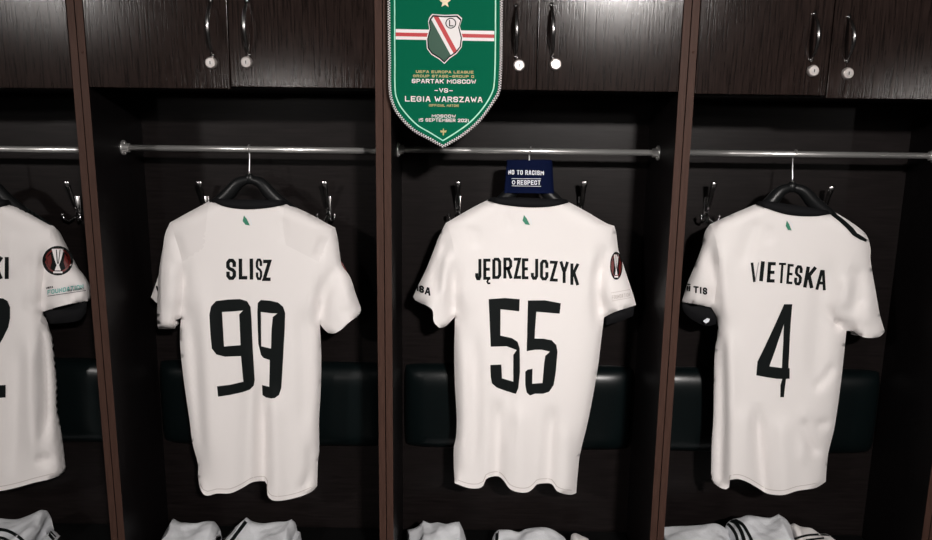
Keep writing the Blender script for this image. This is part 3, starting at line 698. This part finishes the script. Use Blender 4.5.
# ---- left edge shirt
def shirt2():
    cx = -18
    mir = lambda L: [(2*cx-p[0], p[1]+1) for p in L][::-1]
    nkr = [(cx, 209), (-15, 208.5), (0, 206), (11, 203)]
    shr = [(11, 203), (31, 213.5), (50.4, 224.8)]
    slo = [(50.4, 224.8), (54, 226.3), (59, 235), (65, 247), (74, 263.7), (84.4, 278.5), (87.4, 284.4), (87.7, 300.7)]
    cuf = [(87.7, 300.7), (65, 305), (43, 311.5), (41.5, 312)]
    sid = [(41.5, 312), (46, 325), (50.5, 337), (53, 360), (55, 385), (55.5, 410), (58, 432), (62, 463), (62.5, 471.7)]
    hm = [(62.5, 471.7), (55, 477.5), (33, 483), (17, 487.5), (0, 491), (cx, 492)]
    P = [('o', mir(nkr)[:-1]+[(cx, 209)]+nkr[1:]), ('u', shr), ('s', slo), ('o', cuf), ('s', sid), ('o', hm[:-1]+[(cx, 492)]+mir(hm)[1:]),
         ('s', mir(sid)), ('o', mir(cuf)), ('s', mir(slo)), ('u', mir(shr))]
    folds = [([(42, 314), (43, 285), (47, 240)], 6, -.012, (0, .4)), ([(44, 318), (46, 360), (47, 410), (42, 450)], 5, -.009, (.1, .3)), ([(30, 330), (30, 400), (34, 470)], 6, .006),
             ([(18, 330), (16, 400), (13, 488)], 7, -.006), ([(36, 455), (45, 462), (52, 455)], 5, -.006), ([(28, 250), (30, 320)], 6, -.004), ([(75, 285), (70, 302)], 5, -.005), ([(12, 230), (10, 280)], 8, .003)]
    S = Shirt(P, YR, folds=folds)
    t = shirt_root('white football shirt cut off by the left edge, black digit ending at the frame', 0, 205)
    sr = [(50, 225), (49.5, 240), (46, 262), (41.5, 290), (41.2, 311)]; slm = [(2*cx-p[0], p[1]+1) for p in sr]
    S.build(t, [[(51, 220)]+sr+[(41, 318)], [(2*cx-51, 221)]+slm+[(2*cx-41, 319)]],
            [sr+[(42, 325), (110, 330), (110, 200)], slm+[(2*cx-42, 325), (2*cx-110, 330), (2*cx-110, 200)]], [])
    hem(t, S, hm[1:])
    collar(t, S, mir(nkr)[:-1]+[(cx, 209)]+nkr[1:])
    bm = bmesh.new(); shape(bm, S, [(10, 203), (14, 201), (32, 210.5), (52, 224.6), (50.4, 225.4), (31, 214.5)], e=.002); obj('shoulder_stripe', bm, M['black'], t)
    cloth_patch('black_cuff_lining', t, [(42, 311), (60, 304), (87, 299), (86, 312), (80, 320), (64, 323), (50, 324)], YR+.014, M['collar'])
    trophy_badge('round_sleeve_badge', t, S, 57.8, 260.7, 15.4, 14.8)
    bm = bmesh.new()
    q = [(44.5, 289.5), (84, 282.6), (86, 291), (47, 296.6)]
    shape(bm, S, q, e=.001, mi=1)
    text(bm, S, 'FOUNDATION', 47.5, 83.5, 287.2, 291.6, .8, tilt=-.165, mi=2, e=.002)
    text(bm, S, 'UEFA', 46, 53, 286.6, 288.4, .5, tilt=-.165, mi=0, e=.002); text(bm, S, 'FOR CHILDREN', 68, 84, 288.6, 290.6, .4, tilt=-.165, mi=0, e=.002)
    stroke(bm, S, [(47.5, 296.2), (86, 290.4)], .5, mi=0, e=.002)
    obj('foundation_patch', bm, [M['black'], M['pwhite'], M['teal']], t)
    bm = bmesh.new(); glyph(bm, S, 'I', 4.2, 9.2, 257, 279, 4.0); glyph(bm, S, 'K', -8.5, 2.2, 257, 278.8, 3.4); glyph(bm, S, 'S', -21, -11, 256.8, 278.6, 3.4)
    obj('name_print', bm, M['black'], t)
    bm = bmesh.new(); shape(bm, S, [(-28, 313), (-26, 303), (-20, 298.6), (-8, 298), (3, 298.4), (7.5, 301), (10, 307), (10, 318), (8.3, 327), (3, 338), (-6, 353), (-14, 370), (-16, 386), (5.6, 385), (5.6, 397.5), (-29, 399), (-29, 384), (-25, 368), (-16, 350), (-5, 333), (-2.5, 324), (-2.5, 311), (-17, 311), (-17, 322), (-28, 322)])
    obj('number_digit', bm, M['black'], t)
    hanger('black plastic hanger at the left edge, holding the cut-off shirt', cx, 180, cx-72, 228, cx+72, 227, RZ[0])
shirt2()

# ------------------------------------------------------------------ armband on the hanger of shirt 55
def armband():
    c = U(529, 177, YR)
    t = thing('fabric_armband', 'navy blue armband with white NO TO RACISM lettering hung over a hanger', 'armband', (c.x, YR, c.z))
    q = [(507.2, 160.5), (552.2, 160.3), (554, 193.5), (504.4, 193)]
    n = 14; bm = bmesh.new(); rows = []
    for j in range(n+1):
        v = j/n; row = []
        for i in range(n+1):
            u = i/n; x = (q[0][0]*(1-u)+q[1][0]*u)*(1-v)+(q[3][0]*(1-u)+q[2][0]*u)*v; y = (q[0][1]*(1-u)+q[1][1]*u)*(1-v)+(q[3][1]*(1-u)+q[2][1]*u)*v
            row.append((x, y, u))
        rows.append(row)
    F_ = [[bm.verts.new(U(x, y, YR-.024+.012*abs(2*u-1)**4+.001*math.sin(u*9))) for x, y, u in r] for r in rows]
    B_ = [[bm.verts.new(f.co+Vector((0, .046-.022*abs(2*i/n-1)**4, 0))) for i, f in enumerate(r)] for r in F_]
    for L, s in ((F_, 1), (B_, -1)):
        for j in range(n):
            for i in range(n):
                f = [L[j][i], L[j+1][i], L[j+1][i+1], L[j][i+1]]; bm.faces.new(f if s > 0 else f[::-1])
    for j in range(n):
        for i in (0, n): bm.faces.new((F_[j][i], F_[j+1][i], B_[j+1][i], B_[j][i]))
    obj('band', bm, M['navy'], t, True)
    pl = Plane(YR-.0255); bm = bmesh.new()
    text(bm, pl, 'NO TO RACISM', 508.3, 543.8, 170.2, 174.8, .85, tilt=.02, gap=.24, e=.0004)
    stroke(bm, pl, [(511.5, 178.6), (541, 178.8)], .45, e=.0004); stroke(bm, pl, [(511.5, 185.8), (541, 186.3)], .45, e=.0004)
    shape(bm, pl, disc(513.6, 182.4, 1.7, 2.1), [disc(513.6, 182.4, 1.0, 1.3)], step=2, e=.0004)
    text(bm, pl, 'RESPECT', 517.2, 540.5, 180.2, 184.8, .85, tilt=.01, gap=.22, e=.0004)
    obj('lettering', bm, M['whiteprint'], t)
armband()

# ------------------------------------------------------------------ pennant
def pennant():
    Y = -.024; pl = Plane(Y-.003); c = U(444, -70, Y)
    t = thing('club_pennant', 'green shield shaped pennant with rope border hanging in front of the lockers', 'pennant', (c.x, Y, c.z))
    out = [(390.2, 0), (391, 60), (391.4, 90), (393.5, 101), (399, 112.5), (414.5, 128.3), (429, 136.5), (443.2, 144.8), (457, 136.5), (470.2, 127), (482, 115), (489.8, 104), (496.5, 93), (498.2, 86), (499.4, 60), (499.8, 0)]
    T = -66
    full = [(389.6, T)]+out+[(500.4, T)]
    o = catmull(full, 4, True); vv, fs, _ = triangulate(o, [], [], 8)
    bm = bmesh.new(); A = [bm.verts.new(U(p[0], p[1], Y-.003)) for p in vv]; B_ = [bm.verts.new(a_.co+Vector((0, .006, 0))) for a_ in A]
    for f in fs: bm.faces.new([A[i] for i in f][::-1]); bm.faces.new([B_[i] for i in f])
    obj('green_panel', bm, M['green'], t)
    # rope border
    path = catmull([(389.2, T)]+[(389.0, 0), (389.8, 60), (390.2, 91), (392.6, 102), (398, 113.5), (413.8, 130), (428.5, 138.2), (443.2, 146.4), (457.6, 138), (471.2, 128.2), (483, 116), (491, 104.8), (497.8, 93.6), (499.6, 86.3), (500.8, 60), (501.2, 0), (501.6, T)], 1.25)
    pts = [U(p[0], p[1], Y) for p in path]
    bm = bmesh.new(); cols = [0, 0, 2, 1, 0, 0, 2, 3]
    tube(bm, pts, .0040, 8, mif=lambda i, k: cols[int((i+k*.5)) % 4*2 % 8])
    obj('rope_border', bm, [M['pwhite'], M['dred'], M['black'], M['dgreen']], t)
    bm = bmesh.new()
    inn = catmull([(394.6, T+6), (394.6, 0), (394.8, 60), (395.2, 91), (397, 99), (402, 108.6), (416.5, 124.4), (430, 132.6), (443, 140.6), (456, 132.5), (468.4, 123.6), (479, 113), (486.2, 103.4), (492, 93), (494, 86), (495.2, 60), (495.6, 0), (496, T+6)], 3)
    stroke(bm, pl, inn, 1.3, e=.0006, step=4); obj('mint_piping', bm, M['mint'], t)
    bm = bmesh.new()
    shape(bm, pl, [(395.6, 29), (494.4, 31), (494.2, 41.2), (395.6, 39.4)], e=.0008, mi=0, step=6)
    shape(bm, pl, [(395.6, 32.4), (494.3, 34.4), (494.3, 38), (395.6, 36.2)], e=.0012, mi=1, step=6)
    obj('stripe_band', bm, [M['pwhite'], M['red']], t)
    bm = bmesh.new()
    sh = [(429.2, 17.7), (432.2, 13.9), (444.4, 14.9), (457.9, 14.4), (462.2, 18.3), (459.9, 26.3), (462.8, 37.9), (461.6, 47.3), (456.7, 53.6), (449.3, 58.7), (444.4, 64), (439.6, 59.7), (431, 54.4), (426.9, 48.7), (426.3, 39), (429.2, 28.1), (428, 21.4)]
    sc_ = lambda k: [(444.4+(x-444.4)*k, 38+(y-38)*k) for x, y in sh]
    shape(bm, pl, sh, e=.0016, mi=0, step=3); shape(bm, pl, sc_(.955), e=.0020, mi=1, step=3)
    inner = sc_(.89)
    # split the inner shield with half planes parallel to the sash
    def clip(poly, a_, b_, keep):
        res = []; n = len(poly); f = lambda p: ((b_[0]-a_[0])*(p[1]-a_[1])-(b_[1]-a_[1])*(p[0]-a_[0]))*keep
        for i in range(n):
            p, q = poly[i], poly[(i+1) % n]; fp, fq = f(p), f(q)
            if fp >= 0: res.append(p)
            if fp*fq < 0: k = fp/(fp-fq); res.append((p[0]+(q[0]-p[0])*k, p[1]+(q[1]-p[1])*k))
        return res
    L1 = ((429.2, 15.7), (451.2, 56)); L2 = ((432.6, 15.0), (454.2, 54.6)); L3 = ((437.6, 15.0), (458.2, 53.0)); L4 = ((439.2, 15), (459.6, 52.5))
    shape(bm, pl, clip(inner, *L1, 1), e=.0024, mi=2, step=3)
    shape(bm, pl, clip(clip(inner, *L1, -1), *L2, 1), e=.0024, mi=3, step=3)
    shape(bm, pl, clip(clip(inner, *L2, -1), *L3, 1), e=.0024, mi=4, step=3)
    shape(bm, pl, clip(inner, *L3, -1), e=.0024, mi=3, step=3)
    shape(bm, pl, disc(450.8, 23.2, 5.4), [disc(450.8, 23.2, 4.4)], e=.0028, mi=1, step=2)
    glyph(bm, pl, 'L', 449, 453.4, 20, 26.4, 1.1, mi=1, e=.0028)
    obj('club_shield', bm, [M['pwhite'], M['black'], M['dgreen'], M['pwhite'], M['red']], t)
    bm = bmesh.new(); star = []
    for i in range(10): an = -math.pi/2+i*math.pi/5; r_ = 6.2 if i % 2 == 0 else 2.7; star.append((445+r_*math.cos(an), 2.0+r_*math.sin(an)))
    shape(bm, pl, star, e=.001, step=3); obj('star', bm, M['cream'], t)
    bm = bmesh.new()
    text(bm, pl, 'UEFA EUROPA LEAGUE', 416, 473.5, 70.5, 73.3, .62, .012, 0); text(bm, pl, 'GROUP STAGE-GROUP C', 413, 474, 74.9, 77.6, .62, .012, 0)
    text(bm, pl, '(OFFICIAL MATCH)', 428.8, 459, 104.2, 106.8, .5, .012, 0)
    text(bm, pl, 'SPARTAK MOSCOW', 411.8, 476, 79.2, 83.5, .82, .012, 1); text(bm, pl, '-VS-', 434.2, 453, 88.2, 92.6, .8, .012, 1)
    text(bm, pl, 'LEGIA WARSZAWA', 405, 482.5, 96.5, 102, 1.02, .012, 1)
    text(bm, pl, 'MOSCOW', 431.8, 455.8, 114.5, 117.7, .65, .012, 1); text(bm, pl, '15 SEPTEMBER 2021', 418.6, 469, 118.5, 121.9, .62, .012, 1)
    cx, cy = 443.4, 131.8
    shape(bm, pl, [(cx, cy-4), (cx+.9, cy-1), (cx+3.2, cy-1.6), (cx+2.6, cy+.8), (cx+.8, cy+.6), (cx+.5, cy+3.6), (cx-.5, cy+3.6), (cx-.8, cy+.6), (cx-2.6, cy+.8), (cx-3.2, cy-1.6), (cx-.9, cy-1)], mi=0, step=2)
    obj('lettering', bm, [M['gold'], M['pwhite']], t)
    # bar, cord and hook above the frame
    a_ = U(386, T, Y); b_ = U(505, T, Y); bm = bmesh.new(); tube(bm, [a_+Vector((0, 0, .003)), b_+Vector((0, 0, .003))], .006, 12); obj('crossbar', bm, M['steel'], t)
    tp = Vector(((a_.x+b_.x)/2, -.008, min(TOP-.05, a_.z+.14))); bm = bmesh.new(); tube(bm, [a_, tp, b_], .0022, 8); obj('hanging_cord', bm, M['cream'], t)
    bm = bmesh.new(); tube(bm, [(tp.x, .002, tp.z+.004), (tp.x, -.014, tp.z+.002), (tp.x, -.018, tp.z+.010)], .0028, 8); obj('hook', bm, M['steel'], t)
pennant()

# ------------------------------------------------------------------ folded kit on the benches
ZB = .3852
def pile(name, label, cat, top, mt=None, y0=.03, y1=.19, stripes=(), group='folded white shorts on the benches', seed=0, droop=.03):
    rnd = random.Random(seed)
    q = catmull(top, 2.0); P = [U(px, py, y1-.02) for px, py in q]
    n = len(P); cxm = sum(p.x for p in P)/n
    t = thing(name, label, cat, (cxm, (y0+y1)/2, ZB), group)
    ph = [rnd.uniform(0, 6) for _ in range(6)]
    rows = []; NV = 22
    for j in range(NV+1):
        v = j/NV; row = []
        for i, p in enumerate(P):
            u = i/(n-1); y = y1+(y0-y1)*v
            side = min(1, min(u, 1-u)*n/3.0+.0)
            zt = p.z-ZB
            if v < .14: k = math.sqrt(max(0, 1-(1-v/.14)**2))
            elif v > .88: k = math.sqrt(max(0, 1-((v-.88)/.12)**2))*(1-0)
            else: k = 1
            wr = .003*math.sin(5*u*3.1+ph[0]+4*v)+.003*math.sin(11*u+9*v+ph[1])+.002*abs(math.sin(16*u-8*v+ph[2]))+.0016*abs(math.sin(9*u+17*v+ph[5]))
            z = ZB+max(.001, (zt-droop*max(0, v-.14)+(wr if v > .14 else 0)*min(1, (v-.1)*6 if v > .1 else 0)))*k
            x = p.x+(cxm-p.x)*.04*math.sin(v*5+ph[3])+.003*math.sin(v*9+ph[4])
            row.append((x, y, z))
        rows.append(row)
    bm = bmesh.new(); V = [[bm.verts.new(c) for c in r] for r in rows]
    Bt = [[bm.verts.new((c[0], c[1], ZB+.0005)) for c in r] for r in rows]
    for j in range(NV):
        for i in range(n-1):
            bm.faces.new((V[j][i], V[j+1][i], V[j+1][i+1], V[j][i+1])); bm.faces.new((Bt[j][i], Bt[j][i+1], Bt[j+1][i+1], Bt[j+1][i]))
    for j in range(NV):
        bm.faces.new((V[j][0], Bt[j][0], Bt[j+1][0], V[j+1][0])); bm.faces.new((V[j][-1], V[j+1][-1], Bt[j+1][-1], Bt[j][-1]))
    for i in range(n-1):
        bm.faces.new((V[0][i], V[0][i+1], Bt[0][i+1], Bt[0][i])); bm.faces.new((V[-1][i], Bt[-1][i], Bt[-1][i+1], V[-1][i+1]))
    bmesh.ops.recalc_face_normals(bm, faces=bm.faces)
    tree = BVHTree.FromBMesh(bm)
    obj('folded_cloth', bm, mt or M['short'], t, True)
    class Drape:
        def at(s, px, py, e=0):
            d = ray(px, py).normalized(); h = tree.ray_cast(CAM, d)
            if h[0] is None: p_, nn, _, _ = tree.find_nearest(U(px, py, y1-.02)); return p_-d*.001
            return h[0]-d*(.0015+e)
    for st in stripes:
        bm = bmesh.new(); stroke(bm, Drape(), catmull(st[0], 2), st[1], step=1.2, e=.0028); obj('stripe', bm, M['black'], t)
    return t
pile('folded_shorts', 'white shorts with curved black stripes folded at the left edge', 'shorts', [(-24, 522), (-15, 517), (0, 518), (12, 519), (20, 518.5), (34, 513.5), (43, 509.5), (48, 510), (50, 515), (47, 522), (43, 530)], stripes=[([(-5, 529), (8, 531), (20, 538), (28, 546)], 3.2), ([(-5, 537), (5, 539), (14, 545)], 3.0)], seed=1)
pile('rolled_socks', 'small black and white striped socks right of the left-edge shorts', 'socks', [(46, 540), (48, 533), (51, 530.5), (55, 533), (58, 540)], stripes=[([(44, 536), (49, 534), (54, 540)], 3.0), ([(50, 531), (56, 537)], 1.6)], group='socks', seed=2)
pile('folded_shorts', 'plain white shorts on the bench below the left half of shirt 99', 'shorts', [(163, 541), (168, 530), (175, 518.5), (180, 521.5), (188, 522.5), (197, 523), (206, 521), (214, 521), (217, 525), (219, 529), (216, 536), (212, 543)], seed=3)
pile('folded_shorts', 'white shorts with slanted black stripes below the right half of shirt 99', 'shorts', [(217, 545), (223, 537), (233, 527), (245, 517), (250, 520.5), (262, 523), (275, 521.5), (286, 521), (292, 519), (295.5, 523), (297, 531), (300, 532), (301, 540)], stripes=[([(222.5, 541), (235, 528.5)], 3.2), ([(230.5, 542), (246, 521.5)], 3.6)], seed=4)
pile('folded_shorts', 'plain white shorts on the bench below the left half of shirt 55', 'shorts', [(409, 545), (408, 530), (418, 526.5), (424, 520.5), (431, 523), (438, 522), (447, 523.5), (454, 522), (460, 521.5), (464, 530), (467, 541)], seed=5)
pile('folded_shorts', 'white shorts with one black stripe below the middle of shirt 55', 'shorts', [(489, 548), (492, 535), (496, 530), (503, 529.5), (510, 530), (518, 532), (524, 529), (534, 527.3), (545, 527), (553, 529.5), (561, 534.5), (566, 539), (567, 546)], stripes=[([(496.5, 545), (497.2, 530.8)], 3.0)], seed=6)
pile('folded_cloth_scrap', 'small white cloth right of the shorts below shirt 55', 'cloth', [(571, 545), (572, 535), (576, 533), (583, 536), (590, 539.5), (592, 546)], mt=M['white'], group='small white cloths', seed=7)
pile('folded_shorts', 'plain white shorts beside the right brown divider', 'shorts', [(661, 545), (662, 527), (672, 526), (684, 525.5), (700, 524.5), (714, 523), (722, 527), (727, 531.5), (730, 537), (732, 545)], seed=8)
pile('folded_shorts', 'white shorts with three black stripes on its left below shirt 4', 'shorts', [(724, 534), (728, 522), (733, 518.5), (739, 517.5), (746, 514.8), (754, 515.5), (763, 517), (770, 517), (777, 513.7), (783, 517.5), (787, 522), (789, 530), (790, 540)], stripes=[([(728, 519.6), (735, 522.5), (741, 531), (745, 543)], 3.6), ([(733.5, 519.4), (742, 524), (748, 533), (753, 543)], 3.0), ([(726.5, 523), (731, 527), (736, 535), (738, 543)], 3.0)], seed=9)
pile('folded_towel', 'white cloth with black trim right of the striped shorts below shirt 4', 'cloth', [(788, 541), (789, 525), (793, 522.8), (800, 526), (812, 528), (820, 533), (829, 534), (833, 538), (836, 545)], mt=M['white'], stripes=[([(794, 539), (806, 535.5), (820, 534.5), (830, 535)], 2.2), ([(806, 540), (824, 538)], 1.8)], group='small white cloths', seed=10)

# ------------------------------------------------------------------ world and colour
w = bpy.data.worlds.new('world'); sc.world = w; w.use_nodes = True
w.node_tree.nodes['Background'].inputs[0].default_value = (.003, .003, .0035, 1); w.node_tree.nodes['Background'].inputs[1].default_value = 1
sc.view_settings.view_transform = 'Standard'; sc.view_settings.look = 'None'; sc.view_settings.gamma = 1
sc.view_settings.use_curve_mapping = False; sc.view_settings.exposure = 0.36
